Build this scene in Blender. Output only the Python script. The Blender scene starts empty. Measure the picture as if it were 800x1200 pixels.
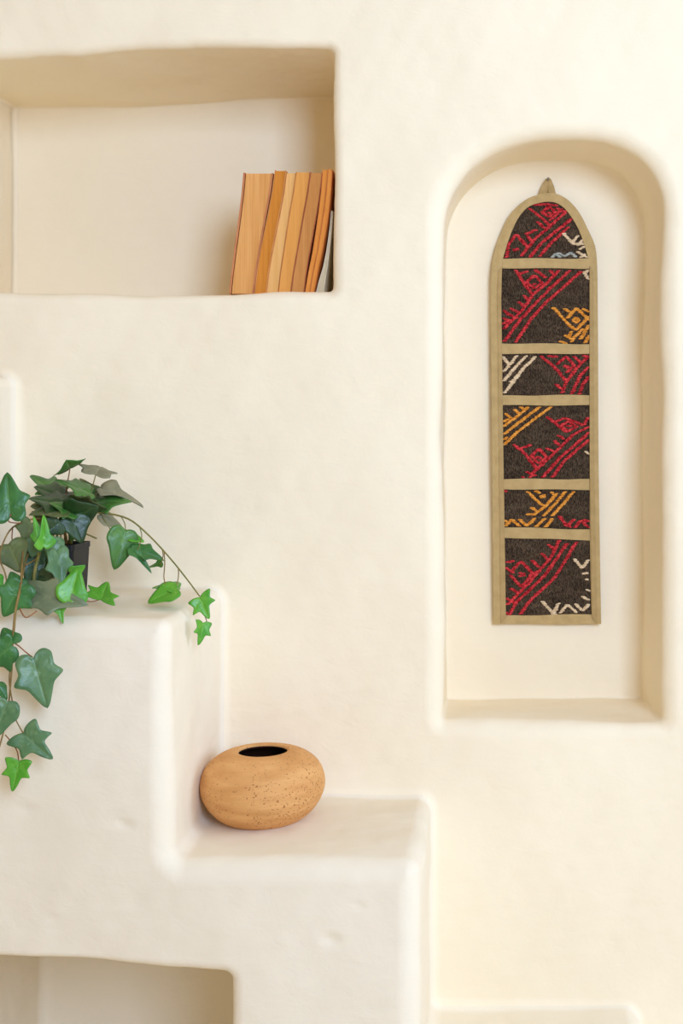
import bpy, bmesh, math, random
import numpy as np
from mathutils import Vector, Matrix

random.seed(7)
rng = np.random.default_rng(11)
scene = bpy.context.scene
COL = scene.collection

# ------------------------------------------------------------------ camera
F = 1407.0           # focal length in pixels of the 800 x 1200 frame
VX, VY = 580.0, 510.0  # principal point
EYE = 1.35
cam_d = bpy.data.cameras.new('camera')
cam_d.sensor_fit = 'HORIZONTAL'
cam_d.sensor_width = 36.0
cam_d.lens = F / 800.0 * 36.0
cam_d.shift_x = (400.0 - VX) / 800.0
cam_d.shift_y = -(600.0 - VY) / 800.0
cam_d.clip_start = 0.02
cam = bpy.data.objects.new('camera', cam_d)
cam.location = (0, 0, EYE)
cam.rotation_euler = (math.pi / 2, 0, 0)
COL.objects.link(cam)
scene.camera = cam

# ------------------------------------------------------------------ world, daylight, exposure
world = bpy.data.worlds.new('sky')
scene.world = world
world.use_nodes = True
bg = world.node_tree.nodes['Background']
bg.inputs['Color'].default_value = (0.85, 0.93, 1.0, 1)
bg.inputs['Strength'].default_value = 0.3

def daylight(name, loc, size, rot, power, col):
    l = bpy.data.lights.new(name, 'AREA')
    l.shape = 'RECTANGLE'
    l.size, l.size_y = size
    l.energy = power
    l.color = col
    o = bpy.data.objects.new(name, l)
    o.location = loc
    o.rotation_euler = rot
    COL.objects.link(o)
    return o

SKY = (0.76, 1.045, 1.54)
# window in the right-hand wall (facing -x) and glazed opening in the wall behind the camera (facing +y)
daylight('daylight_side_window', (4.19, 0.60, 2.00), (1.7, 1.9), (0, math.pi / 2, 0), 51, SKY)
daylight('daylight_rear_window', (1.00, -1.19, 2.20), (0.95, 1.3), (math.pi / 2, 0, 0), 60, SKY)

scene.view_settings.view_transform = 'Standard'
scene.view_settings.look = 'None'
scene.view_settings.gamma = 1.0
scene.view_settings.use_curve_mapping = False
scene.view_settings.exposure = 0.17
scene.cycles.max_bounces = 12
scene.cycles.diffuse_bounces = 8
scene.cycles.use_denoising = True

# ------------------------------------------------------------------ helpers
def P(px, py, d):
    return Vector(((px - VX) / F * d, d, EYE - (py - VY) / F * d))

def link(name, me, mat=None, parent=None):
    o = bpy.data.objects.new(name, me)
    COL.objects.link(o)
    if mat is not None:
        if isinstance(mat, (list, tuple)):
            for m in mat:
                me.materials.append(m)
        else:
            me.materials.append(mat)
    if parent is not None:
        o.parent = parent
        o.matrix_parent_inverse = parent.matrix_world.inverted()
    return o

def thing(name, label, cat, loc, group=None):
    o = bpy.data.objects.new(name, None)
    o.empty_display_size = 0.05
    o.location = loc
    COL.objects.link(o)
    o.matrix_world = Matrix.Translation(loc)
    o['label'] = label
    o['category'] = cat
    if group:
        o['group'] = group
    return o

def from_bm(name, bm, mat, parent=None, smooth=True):
    me = bpy.data.meshes.new(name)
    bmesh.ops.recalc_face_normals(bm, faces=bm.faces)
    bm.to_mesh(me)
    bm.free()
    if smooth:
        for p in me.polygons:
            p.use_smooth = True
    return link(name, me, mat, parent)

def box_bm(bm, lo, hi, bevel=0.0):
    r = bmesh.ops.create_cube(bm, size=1.0)
    for v in r['verts']:
        v.co = Vector((lo[i] + (v.co[i] + 0.5) * (hi[i] - lo[i]) for i in range(3)))
    if bevel:
        es = list({e for v in r['verts'] for e in v.link_edges})
        bmesh.ops.bevel(bm, geom=es, offset=bevel, segments=2, affect='EDGES')

def catmull(pts, n, closed=False):
    pts = [Vector(p) for p in pts]
    out = []
    N = len(pts)
    rngi = range(N if closed else N - 1)
    for i in rngi:
        if closed:
            a, b, c, d = pts[i - 1], pts[i], pts[(i + 1) % N], pts[(i + 2) % N]
        else:
            a = pts[max(i - 1, 0)]; b = pts[i]; c = pts[i + 1]; d = pts[min(i + 2, N - 1)]
        for k in range(n):
            t = k / n
            out.append(0.5 * (2 * b + (c - a) * t + (2 * a - 5 * b + 4 * c - d) * t * t + (3 * b - a - 3 * c + d) * t ** 3))
    if not closed:
        out.append(pts[-1].copy())
    return out

def tube_bm(bm, pts, r0, r1=None, seg=7):
    r1 = r0 if r1 is None else r1
    n = len(pts)
    rings = []
    up = Vector((0.13, -0.9, 0.3)).normalized()
    for i, p in enumerate(pts):
        t = (pts[min(i + 1, n - 1)] - pts[max(i - 1, 0)]).normalized()
        a = t.cross(up)
        if a.length < 1e-4:
            a = t.cross(Vector((1, 0, 0)))
        a.normalize()
        b = t.cross(a)
        r = r0 + (r1 - r0) * i / (n - 1)
        rings.append([bm.verts.new(p + (a * math.cos(2 * math.pi * k / seg) + b * math.sin(2 * math.pi * k / seg)) * r) for k in range(seg)])
    for i in range(n - 1):
        for k in range(seg):
            bm.faces.new((rings[i][k], rings[i][(k + 1) % seg], rings[i + 1][(k + 1) % seg], rings[i + 1][k]))
    bm.faces.new(rings[0][::-1])
    bm.faces.new(rings[-1])

# ------------------------------------------------------------------ materials
def mat_base(name):
    m = bpy.data.materials.new(name)
    m.use_nodes = True
    nt = m.node_tree
    b = nt.nodes['Principled BSDF']
    return m, nt, b

def srgb(r, g, b):
    f = lambda c: ((c / 255 + 0.055) / 1.055) ** 2.4 if c > 10 else c / 255 / 12.92
    # daylight is cool, so surface colours read from the photograph are warmed a little
    return (min(1, f(r) * 1.07), f(g) * 0.97, f(b) * 0.80, 1)

def mixed(name, c1, c2, scale=20, rough=0.8, bump=0.0, bscale=80, stretch=(1, 1, 1), spec=0.3, lo=0.35, hi=0.65, coat=0.0):
    m, nt, b = mat_base(name)
    tc = nt.nodes.new('ShaderNodeTexCoord')
    mp = nt.nodes.new('ShaderNodeMapping')
    mp.inputs['Scale'].default_value = stretch
    nt.links.new(tc.outputs['Object'], mp.inputs['Vector'])
    nz = nt.nodes.new('ShaderNodeTexNoise')
    nz.inputs['Scale'].default_value = scale
    nz.inputs['Detail'].default_value = 5
    nt.links.new(mp.outputs['Vector'], nz.inputs['Vector'])
    cr = nt.nodes.new('ShaderNodeValToRGB')
    cr.color_ramp.elements[0].position = lo
    cr.color_ramp.elements[1].position = hi
    cr.color_ramp.elements[0].color = c1
    cr.color_ramp.elements[1].color = c2
    nt.links.new(nz.outputs['Fac'], cr.inputs['Fac'])
    nt.links.new(cr.outputs['Color'], b.inputs['Base Color'])
    b.inputs['Roughness'].default_value = rough
    b.inputs['Specular IOR Level'].default_value = spec
    if coat:
        b.inputs['Coat Weight'].default_value = coat
        b.inputs['Coat Roughness'].default_value = 0.3
    if bump:
        n2 = nt.nodes.new('ShaderNodeTexNoise')
        n2.inputs['Scale'].default_value = bscale
        n2.inputs['Detail'].default_value = 4
        nt.links.new(mp.outputs['Vector'], n2.inputs['Vector'])
        bp = nt.nodes.new('ShaderNodeBump')
        bp.inputs['Strength'].default_value = bump
        bp.inputs['Distance'].default_value = 0.002
        nt.links.new(n2.outputs['Fac'], bp.inputs['Height'])
        nt.links.new(bp.outputs['Normal'], b.inputs['Normal'])
    return m

def plaster(name, c1, c2):
    m, nt, b = mat_base(name)
    tc = nt.nodes.new('ShaderNodeTexCoord')
    nz = nt.nodes.new('ShaderNodeTexNoise')
    nz.inputs['Scale'].default_value = 3.0
    nz.inputs['Detail'].default_value = 6
    nt.links.new(tc.outputs['Object'], nz.inputs['Vector'])
    cr = nt.nodes.new('ShaderNodeValToRGB')
    cr.color_ramp.elements[0].position = 0.3
    cr.color_ramp.elements[1].position = 0.7
    cr.color_ramp.elements[0].color = c1
    cr.color_ramp.elements[1].color = c2
    nt.links.new(nz.outputs['Fac'], cr.inputs['Fac'])
    nt.links.new(cr.outputs['Color'], b.inputs['Base Color'])
    b.inputs['Roughness'].default_value = 0.85
    b.inputs['Specular IOR Level'].default_value = 0.2
    # trowelled relief: broad brush-like strokes plus fine grit
    mp = nt.nodes.new('ShaderNodeMapping')
    mp.inputs['Scale'].default_value = (1.0, 1.0, 1.6)
    mp.inputs['Rotation'].default_value = (0.2, 0.5, 0.1)
    nt.links.new(tc.outputs['Object'], mp.inputs['Vector'])
    n1 = nt.nodes.new('ShaderNodeTexNoise')
    n1.inputs['Scale'].default_value = 22.0
    n1.inputs['Detail'].default_value = 5
    n1.inputs['Roughness'].default_value = 0.55
    n1.inputs['Distortion'].default_value = 0.6
    nt.links.new(mp.outputs['Vector'], n1.inputs['Vector'])
    n2 = nt.nodes.new('ShaderNodeTexNoise')
    n2.inputs['Scale'].default_value = 130.0
    n2.inputs['Detail'].default_value = 3
    nt.links.new(tc.outputs['Object'], n2.inputs['Vector'])
    b1 = nt.nodes.new('ShaderNodeBump')
    b1.inputs['Strength'].default_value = 0.18
    b1.inputs['Distance'].default_value = 0.006
    nt.links.new(n1.outputs['Fac'], b1.inputs['Height'])
    b2 = nt.nodes.new('ShaderNodeBump')
    b2.inputs['Strength'].default_value = 0.18
    b2.inputs['Distance'].default_value = 0.0012
    nt.links.new(n2.outputs['Fac'], b2.inputs['Height'])
    nt.links.new(b1.outputs['Normal'], b2.inputs['Normal'])
    nt.links.new(b2.outputs['Normal'], b.inputs['Normal'])
    return m

PLASTER = plaster('cream_plaster', (0.885, 0.765, 0.56, 1), (0.905, 0.785, 0.58, 1))
WHITEWASH = plaster('whitewashed_plaster', (0.84, 0.74, 0.575, 1), (0.855, 0.76, 0.60, 1))
ROOM = mixed('room_plaster', (0.62, 0.50, 0.35, 1), (0.65, 0.53, 0.38, 1), 3)
CEILM = mixed('ceiling_wood', (0.66, 0.53, 0.38, 1), (0.72, 0.60, 0.45, 1), 5)
FLOORM = mixed('floor_stone', (0.80, 0.68, 0.50, 1), (0.86, 0.75, 0.58, 1), 4, rough=0.6)
FRAMEM = mixed('window_wood', (0.35, 0.24, 0.14, 1), (0.42, 0.30, 0.18, 1), 10)

# ------------------------------------------------------------------ the plaster wall, its niches and the stepped ledge
D0 = 1.90     # wall plane
DF = 1.60     # front face of the stepped ledge
DN = 2.18     # back of the book niche
DA = 2.065    # back of the arched niche

def X(px, d): return (px - VX) / F * d
def Z(py, d): return EYE - (py - VY) / F * d

def rmax(a, b, r):
    u = np.maximum(r + a, 0); v = np.maximum(r + b, 0)
    return np.minimum(-r, np.maximum(a, b)) + np.sqrt(u * u + v * v)

def rmin(a, b, r):
    u = np.maximum(r - a, 0); v = np.maximum(r - b, 0)
    return np.maximum(r, np.minimum(a, b)) - np.sqrt(u * u + v * v)

WAVES = []
for lam, amp, n in ((0.45, 0.0016, 7), (0.17, 0.0006, 9), (0.07, 0.0002, 10), (0.03, 0.00010, 10)):
    for _ in range(n):
        k = rng.normal(size=3); k /= np.linalg.norm(k)
        k *= 2 * math.pi / (lam * rng.uniform(0.7, 1.4))
        WAVES.append((k.astype(np.float32), rng.uniform(0, 6.28), amp / math.sqrt(n) * 2.0))

def wobble(x, y, z):
    s = 0
    for k, ph, a in WAVES:
        s = s + a * np.sin(k[0] * x + k[1] * y + k[2] * z + ph)
    return s

STEPS = [(X(18, D0), Z(440, D0)), (X(260, D0), Z(690, D0)), (X(505, D0), Z(933, D0)), (X(745, D0), Z(1180, D0)), (0.547, 0.11)]
Z_SHELF1, Z_SHELF2 = STEPS[1][1], STEPS[2][1]
Z_NICHE = Z(343, D0)
# small dents and nicks in the plaster: px, py, distance, radius
DENTS = [(146, 966, DF, 0.007), (30, 950, DF, 0.008), (388, 1101, DF, 0.008), (420, 1062, DF, 0.005), (113, 430, D0, 0.003),
         (60, 1078, DF, 0.006), (372, 130, DN, 0.004)]
ceil_fx = [X(p, D0) for p in (-80, 0, 90, 140, 225, 385, 420)]
ceil_fz = [Z(p, D0) for p in (66, 66, 65, 59, 52.5, 56, 57)]
ceil_bx = [X(p, DN) for p in (-80, 20, 160, 236, 294, 390, 420)]
ceil_bz = [Z(p, DN) for p in (127, 126.5, 125, 120, 116, 113.5, 113)]

def sdf_wall(x, y, z):
    d = D0 - y
    # book niche
    t = np.clip((y - D0) / (DN - D0), 0, 1)
    top = np.interp(x, ceil_fx, ceil_fz) * (1 - t) + np.interp(x, ceil_bx, ceil_bz) * t
    xr = X(391, D0) - 0.003 * np.clip((z - Z_NICHE) / 0.4, 0, 1)
    cav = rmax(z - top, Z_NICHE - z, 0.004)
    cav = rmax(cav, x - xr, 0.010)
    cav = rmax(cav, X(15, DN) - x, 0.008)
    cav = rmax(cav, y - DN, 0.006)
    d = rmax(d, -cav, 0.017)
    # arched niche
    xl, xrr = X(522, DA), X(753, DA) + 0.012 * np.clip((DA - y) / 0.16, 0, 1.3)
    xc = 0.5 * (xl + xrr); a = 0.5 * (xrr - xl)
    zs = Z(285, DA); b = Z(187, DA) - zs
    tx = np.abs(x - xc) / a
    tz = np.maximum(z - zs, 0) / b
    pr = np.where(x > xc, 2.7, 2.15)
    arch = ((tx ** pr + tz ** pr) ** (1 / pr) - 1) * np.where(z > zs, 0.88 * a, a)
    cav2 = rmax(arch, Z(820, DA) - z, 0.006)
    cav2 = rmax(cav2, y - DA, 0.005)
    d = rmax(d, -cav2, 0.026)
    return d

def sdf_ledge(x, y, z):
    d = None
    for xi, zi in STEPS:
        q = rmax(x - xi, z - zi, 0.022)
        d = q if d is None else rmin(d, q, 0.018)
    return rmax(d, DF - y, 0.030)

def sdf_low_niche(x, y, z):
    # niche in the ledge's front face
    top = Z(1127, DF) + (Z(1140, DF) - Z(1127, DF)) * np.clip((x - X(0, DF)) / (X(270, DF) - X(0, DF)), -0.3, 1)
    cav = rmax(z - top, 0.18 - z, 0.006)
    cav = rmax(cav, x - X(273, DF), 0.014)
    cav = rmax(cav, X(48, 2.02) - x, 0.03)
    return rmax(cav, y - 2.02, 0.02)

DENT3 = [(P(px, py, d), r) for px, py, d, r in DENTS]
def sdf(x, y, z, fine=True):
    d = rmin(sdf_wall(x, y, z), sdf_ledge(x, y, z), 0.014)
    d = rmax(d, -sdf_low_niche(x, y, z), 0.014)
    if fine:
        d = d + wobble(x, y, z)
        for c, r in DENT3:
            q = ((x - c.x) / 1.8) ** 2 + (y - c.y) ** 2 + (z - c.z) ** 2
            d = d + 0.45 * r * np.exp(-q / (r * r) * 1.5)
    return d

def axis(segs):
    out = [segs[0][0]]
    for a, b, h in segs:
        n = max(1, round((b - a) / h))
        out += list(np.linspace(a, b, n + 1)[1:])
    return np.array(out, dtype=np.float32)

ax = axis([(-1.9, -0.86, 0.026), (-0.86, 0.34, 0.005), (0.34, 4.2, 0.05)])
ay = axis([(1.55, 2.20, 0.005)])
az = axis([(0.0, 0.40, 0.025), (0.40, 2.06, 0.005), (2.06, 3.7, 0.05)])

def surface_nets():
    nx, ny, nz = len(ax), len(ay), len(az)
    V = np.empty((nx, ny, nz), np.float32)
    yy = ay[None, :, None]; zz = az[None, None, :]
    for i in range(0, nx, 32):
        xx = ax[i:i + 32][:, None, None]
        xx, y3, z3 = np.broadcast_arrays(xx, yy, zz)
        V[i:i + 32] = sdf(xx, y3, z3, False)
    S = V < 0
    cnt = np.zeros((nx - 1, ny - 1, nz - 1), np.int8)
    for a in (0, 1):
        for b in (0, 1):
            for c in (0, 1):
                cnt += S[a:nx - 1 + a, b:ny - 1 + b, c:nz - 1 + c]
    act = (cnt > 0) & (cnt < 8)
    idx = np.full(act.shape, -1, np.int32)
    I, J, K = np.nonzero(act)
    idx[I, J, K] = np.arange(len(I))
    pos = np.zeros((len(I), 3)); num = np.zeros(len(I))
    axes = (ax, ay, az)
    for d in range(3):
        o = [q for q in range(3) if q != d]
        for a in (0, 1):
            for b in (0, 1):
                off0 = [0, 0, 0]; off0[o[0]] = a; off0[o[1]] = b
                off1 = list(off0); off1[d] = 1
                v0 = V[I + off0[0], J + off0[1], K + off0[2]]
                v1 = V[I + off1[0], J + off1[1], K + off1[2]]
                m = (v0 < 0) != (v1 < 0)
                t = np.where(m, v0 / np.where(m, v0 - v1, 1), 0)
                base = [I, J, K]
                for q in range(3):
                    c0 = axes[q][base[q] + off0[q]]
                    if q == d:
                        c1 = axes[q][base[q] + off1[q]]
                        c0 = c0 + (c1 - c0) * t
                    pos[:, q] += np.where(m, c0, 0)
                num += m
    pos /= num[:, None]
    quads = []
    for d in range(3):
        o = [(d + 1) % 3, (d + 2) % 3]
        sl0 = [slice(1, n - 1) for n in (nx, ny, nz)]; sl1 = list(sl0)
        sl0[d] = slice(0, (nx, ny, nz)[d] - 1); sl1[d] = slice(1, None)
        s0 = S[tuple(sl0)]; s1 = S[tuple(sl1)]
        e = np.nonzero(s0 != s1)
        base = [e[q] + (0 if q == d else 1) for q in range(3)]
        flip = s0[e]
        def cell(da, db):
            c = [b.copy() for b in base]
            c[o[0]] = c[o[0]] - da; c[o[1]] = c[o[1]] - db
            return idx[c[0], c[1], c[2]]
        q = np.stack([cell(1, 1), cell(0, 1), cell(0, 0), cell(1, 0)], 1)
        q[~flip] = q[~flip][:, ::-1]
        quads.append(q)
    return pos, np.concatenate(quads)

def grad(p, h=0.0008):
    g = np.empty_like(p)
    for q in range(3):
        e = np.zeros(3); e[q] = h
        a = p + e; b = p - e
        g[:, q] = (sdf(a[:, 0], a[:, 1], a[:, 2]) - sdf(b[:, 0], b[:, 1], b[:, 2])) / (2 * h)
    return g

pos, quads = surface_nets()
for it in range(3):
    d = sdf(pos[:, 0], pos[:, 1], pos[:, 2])
    g = grad(pos)
    step = -(d / np.maximum((g * g).sum(1), 0.25))[:, None] * g
    ln = np.linalg.norm(step, axis=1, keepdims=True)
    pos += step * np.minimum(1, 0.004 / np.maximum(ln, 1e-9))
nrm = grad(pos, 0.0015)
nrm /= np.maximum(np.linalg.norm(nrm, axis=1, keepdims=True), 1e-9)
cen = pos[quads].mean(1)
is_ledge = (sdf_ledge(cen[:, 0], cen[:, 1], cen[:, 2]) < sdf_wall(cen[:, 0], cen[:, 1], cen[:, 2])) | (sdf_low_niche(cen[:, 0], cen[:, 1], cen[:, 2]) < 0.01)

def sub_mesh(name, sel, mat):
    q = quads[sel]
    used, inv = np.unique(q, return_inverse=True)
    q = inv.reshape(q.shape)
    v = pos[used]; n = nrm[used]
    me = bpy.data.meshes.new(name)
    me.vertices.add(len(v)); me.vertices.foreach_set('co', v.astype(np.float32).ravel())
    me.loops.add(q.size); me.loops.foreach_set('vertex_index', q.astype(np.int32).ravel())
    me.polygons.add(len(q)); me.polygons.foreach_set('loop_start', np.arange(0, q.size, 4, dtype=np.int32))
    me.update(calc_edges=True)
    me.polygons.foreach_set('use_smooth', np.ones(len(q), bool))
    me.normals_split_custom_set_from_vertices(n.astype(np.float32))
    return link(name, me, mat)

wall = sub_mesh('wall_back', ~is_ledge, PLASTER)
wall['kind'] = 'structure'
wall['label'] = 'cream plaster wall with book niche and arched niche'
ledge = sub_mesh('trim_1', is_ledge, WHITEWASH)
ledge['kind'] = 'structure'
ledge['label'] = 'whitewashed plaster ledge stepping down along the wall'

# ------------------------------------------------------------------ the rest of the room
def struct(name, boxes, mat):
    bm = bmesh.new()
    for lo, hi in boxes:
        box_bm(bm, lo, hi)
    o = from_bm(name, bm, mat, smooth=False)
    o['kind'] = 'structure'
    return o

H = 3.7
struct('floor', [((-2.0, -1.35, -0.1), (4.35, 2.3, 0.0))], FLOORM)
struct('ceiling', [((-2.0, -1.35, H), (4.35, 2.3, H + 0.1))], CEILM)
struct('wall_left', [((-2.0, -1.35, 0.0), (-1.9, 2.3, H))], ROOM)
def holed(name, axis_, at0, at1, a0, a1, h0, h1, z0, z1):
    def bx(p, q, r, s):
        return ((at0, p, r), (at1, q, s)) if axis_ == 'x' else ((p, at0, r), (q, at1, s))
    struct(name, [bx(a0, h0, 0, H), bx(h1, a1, 0, H), bx(h0, h1, 0, z0), bx(h0, h1, z1, H)], ROOM)
def window(name, axis_, at, h0, h1, z0, z1):
    bm = bmesh.new()
    w = 0.05
    def bx(p, q, r, s):
        if axis_ == 'x': box_bm(bm, (at, p, r), (at + 0.04, q, s))
        else: box_bm(bm, (p, at, r), (q, at + 0.04, s))
    bx(h0, h0 + w, z0, z1); bx(h1 - w, h1, z0, z1); bx(h0 + w, h1 - w, z0, z0 + w); bx(h0 + w, h1 - w, z1 - w, z1)
    o = from_bm(name, bm, FRAMEM, smooth=False); o['kind'] = 'structure'
holed('wall_right', 'x', 4.2, 4.35, -1.35, 2.3, -0.4, 1.6, 1.1, 2.9)
window('window_1', 'x', 4.28, -0.4, 1.6, 1.1, 2.9)
holed('wall_front', 'y', -1.35, -1.2, -1.9, 4.2, 0.48, 1.52, 1.5, 2.9)
window('window_2', 'y', -1.32, 0.48, 1.52, 1.5, 2.9)

# ------------------------------------------------------------------ vase
CLAY = mixed('buff_clay', srgb(198, 147, 94), srgb(216, 169, 116), 14, rough=0.75, bump=0.25, bscale=120, stretch=(1, 1, 5), spec=0.25)
def speckle(m, col, scale=260, thr=0.68):
    nt = m.node_tree
    b = nt.nodes['Principled BSDF']
    src = b.inputs['Base Color'].links[0].from_socket
    tc = nt.nodes.new('ShaderNodeTexCoord')
    nz = nt.nodes.new('ShaderNodeTexNoise')
    nz.inputs['Scale'].default_value = scale
    nz.inputs['Detail'].default_value = 1
    nt.links.new(tc.outputs['Object'], nz.inputs['Vector'])
    n2 = nt.nodes.new('ShaderNodeTexNoise')
    n2.inputs['Scale'].default_value = 11
    nt.links.new(tc.outputs['Object'], n2.inputs['Vector'])
    ad = nt.nodes.new('ShaderNodeMath'); ad.operation = 'MULTIPLY_ADD'
    ad.inputs[1].default_value = 0.35
    nt.links.new(n2.outputs['Fac'], ad.inputs[0]); nt.links.new(nz.outputs['Fac'], ad.inputs[2])
    mr = nt.nodes.new('ShaderNodeMapRange')
    mr.inputs['From Min'].default_value = thr + 0.17
    mr.inputs['From Max'].default_value = thr + 0.22
    nt.links.new(ad.outputs[0], mr.inputs['Value'])
    mx = nt.nodes.new('ShaderNodeMix'); mx.data_type = 'RGBA'
    nt.links.new(mr.outputs['Result'], mx.inputs['Factor'])
    nt.links.new(src, mx.inputs['A'])
    mx.inputs['B'].default_value = col
    nt.links.new(mx.outputs['Result'], b.inputs['Base Color'])
speckle(CLAY, srgb(158, 108, 64), scale=330, thr=0.665)
INNERSHADE = mixed('painted_inner_shade', srgb(48, 28, 20), srgb(60, 36, 26), 30, rough=0.6)  # shade of the vase's hollow, painted into the colour of its inside

def lathe(name, prof, mat, parent, seg=72):
    bm = bmesh.new()
    rings = []
    for r, z in prof:
        if r < 1e-5:
            rings.append([bm.verts.new((0, 0, z))])
        else:
            rings.append([bm.verts.new((r * math.cos(2 * math.pi * k / seg), r * math.sin(2 * math.pi * k / seg), z)) for k in range(seg)])
    for a, b in zip(rings, rings[1:]):
        for k in range(seg):
            if len(a) == 1: bm.faces.new((a[0], b[k], b[(k + 1) % seg]))
            elif len(b) == 1: bm.faces.new((a[k], a[(k + 1) % seg], b[0]))
            else: bm.faces.new((a[k], a[(k + 1) % seg], b[(k + 1) % seg], b[k]))
    me = bpy.data.meshes.new(name)
    bmesh.ops.recalc_face_normals(bm, faces=bm.faces)
    bm.to_mesh(me); bm.free()
    for p in me.polygons: p.use_smooth = True
    o = link(name, me, mat)
    o.parent = parent
    return o

VD = 1.775
vase = thing('round_vase', 'squat round buff clay vase with dark opening on the lower ledge', 'vase', (X(308, VD), VD, Z_SHELF2 + 0.0015))
outer = [(0.0, 0.0), (0.040, 0.0), (0.050, 0.002), (0.064, 0.009), (0.077, 0.021), (0.0865, 0.036), (0.091, 0.052), (0.0895, 0.067), (0.0835, 0.081), (0.073, 0.092), (0.060, 0.0995), (0.047, 0.1035), (0.0395, 0.1045), (0.0365, 0.1035), (0.0355, 0.1010)]
pts = catmull([Vector((r, 0, z)) for r, z in outer[1:]], 4)
lathe('body', [(0, 0)] + [(p.x, p.z) for p in pts], CLAY, vase)
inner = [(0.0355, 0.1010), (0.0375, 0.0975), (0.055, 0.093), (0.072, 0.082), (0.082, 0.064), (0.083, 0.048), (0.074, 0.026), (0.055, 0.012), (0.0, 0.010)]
lathe('inner_wall', inner, INNERSHADE, vase)

# ------------------------------------------------------------------ books
def page_mat(name, c1, c2):
    return mixed(name, c1, c2, 60, rough=0.9, bump=0.35, bscale=220, stretch=(6, 0.6, 0.12), spec=0.1, lo=0.3, hi=0.7)
PB = dict(
    tan=page_mat('tan_pages', srgb(205, 148, 88), srgb(222, 170, 112)),
    ochre=page_mat('ochre_pages', srgb(190, 122, 50), srgb(205, 138, 62)),
    pale=page_mat('pale_pages', srgb(214, 168, 108), srgb(226, 182, 124)),
    amber=page_mat('amber_pages', srgb(208, 148, 80), srgb(220, 162, 94)),
    brown=page_mat('brown_pages', srgb(186, 130, 76), srgb(200, 145, 90)),
    greyp=page_mat('grey_pages', srgb(186, 178, 158), srgb(206, 198, 180)),
    orange=page_mat('orange_pages', srgb(210, 138, 66), srgb(220, 152, 80)),
)
CB = dict(
    terra=mixed('terracotta_cover', srgb(176, 110, 70), srgb(196, 132, 92), 40, rough=0.6),
    darkb=mixed('brown_cover', srgb(120, 66, 34), srgb(140, 82, 44), 40, rough=0.6),
    tanc=mixed('tan_cover', srgb(190, 130, 74), srgb(205, 146, 88), 40, rough=0.6),
    redc=mixed('red_brown_cover', srgb(150, 78, 44), srgb(168, 94, 56), 40, rough=0.6),
    orangec=mixed('orange_cover', srgb(200, 120, 54), srgb(214, 136, 68), 40, rough=0.6),
    grey=mixed('grey_cover', srgb(200, 196, 184), srgb(222, 218, 206), 60, rough=0.5),
)
BD0 = D0 + 0.022      # distance of the fore-edges
def zb(zx): return 240 + zx * 0.225
def slab(name, left, right, ztop, d0, d1, mat, parent, rows=8, bulge=0.0):
    """upright slab between two edge curves given as bottom->top lists of x (world), between depths d0 and d1"""
    bm = bmesh.new()
    L = catmull([Vector((x, 0, 0)) for x in left], rows // (len(left) - 1)); R = catmull([Vector((x, 0, 0)) for x in right], rows // (len(right) - 1))
    n = len(L)
    ds = [d0, d0 + 0.25 * (d1 - d0), d1]
    grid = []
    for i in range(n):
        z = Z_NICHE + 0.001 + (ztop - Z_NICHE) * i / (n - 1)
        row = []
        for k in range(5):
            t = k / 4
            row.append((L[i].x * (1 - t) + R[i].x * t, d0 + bulge * (1 - (2 * t - 1) ** 2), z))
        grid.append(row)
    fr = [[bm.verts.new(c) for c in row] for row in grid]
    bk = [[bm.verts.new((c[0], d1, c[2])) for c in row] for row in grid]
    for i in range(n - 1):
        for k in range(4):
            bm.faces.new((fr[i][k], fr[i][k + 1], fr[i + 1][k + 1], fr[i + 1][k]))
            bm.faces.new((bk[i][k], bk[i + 1][k], bk[i + 1][k + 1], bk[i][k + 1]))
        bm.faces.new((fr[i][0], fr[i + 1][0], bk[i + 1][0], bk[i][0]))
        bm.faces.new((fr[i][4], bk[i][4], bk[i + 1][4], fr[i + 1][4]))
    for k in range(4):
        bm.faces.new((fr[0][k], bk[0][k], bk[0][k + 1], fr[0][k + 1]))
        bm.faces.new((fr[-1][k], fr[-1][k + 1], bk[-1][k + 1], bk[-1][k]))
    return from_bm(name, bm, mat, parent, smooth=False)

def book(label, lx, rx, ytop, pages, cover, depth=0.118, cov=0.0011, gap_l=0.0, gap_r=0.0, front=0.0):
    """lx, rx: zoom-pixel x of the left / right outline from bottom to top"""
    d0 = BD0 + front
    wl = [X(zb(v), d0) for v in lx]; wr = [X(zb(v), d0) for v in rx]
    zt = Z(170 + ytop * 0.225, d0)
    t = thing('paperback_book', label, 'book', (0.5 * (wl[0] + wr[0]), d0 + depth / 2, Z_NICHE + 0.001), 'old books leaning in the niche')
    add = lambda a, s: [v + s for v in a]
    slab('cover', wl, add(wl, cov), zt, d0, d0 + depth, CB[cover], t)
    slab('cover', add(wr, -cov), wr, zt - 0.0008, d0, d0 + depth, CB[cover], t)
    slab('spine', add(wl, cov), add(wr, -cov), zt - 0.0004, d0 + depth - 0.0012, d0 + depth, CB[cover], t)
    slab('page_block', add(wl, cov + gap_l), add(wr, -cov - gap_r), zt - 0.0012, d0 + 0.0009, d0 + depth - 0.0012, PB[pages], t, bulge=0.0007)
    return t
book('thick tan-paged book with a loose terracotta cover, leftmost in the niche row', [126, 150, 178, 200], [256, 285, 322, 356], 147, 'tan', 'terra', cov=0.0030, gap_l=0.0012)
book('narrow dark ochre book, second from the left in the niche row', [258, 287, 330, 364], [318, 348, 390, 423], 133, 'ochre', 'tanc', front=-0.002)
book('slim book with the palest cream-tan page edges, third from the left', [320, 350, 392, 425], [380, 408, 440, 474], 145, 'pale', 'tanc', cov=0.0007, front=0.001)
book('amber-paged book in the middle of the row, right of the palest one', [382, 410, 442, 476], [444, 476, 512, 546], 141, 'amber', 'tanc', cov=0.0006, front=0.0005)
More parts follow.
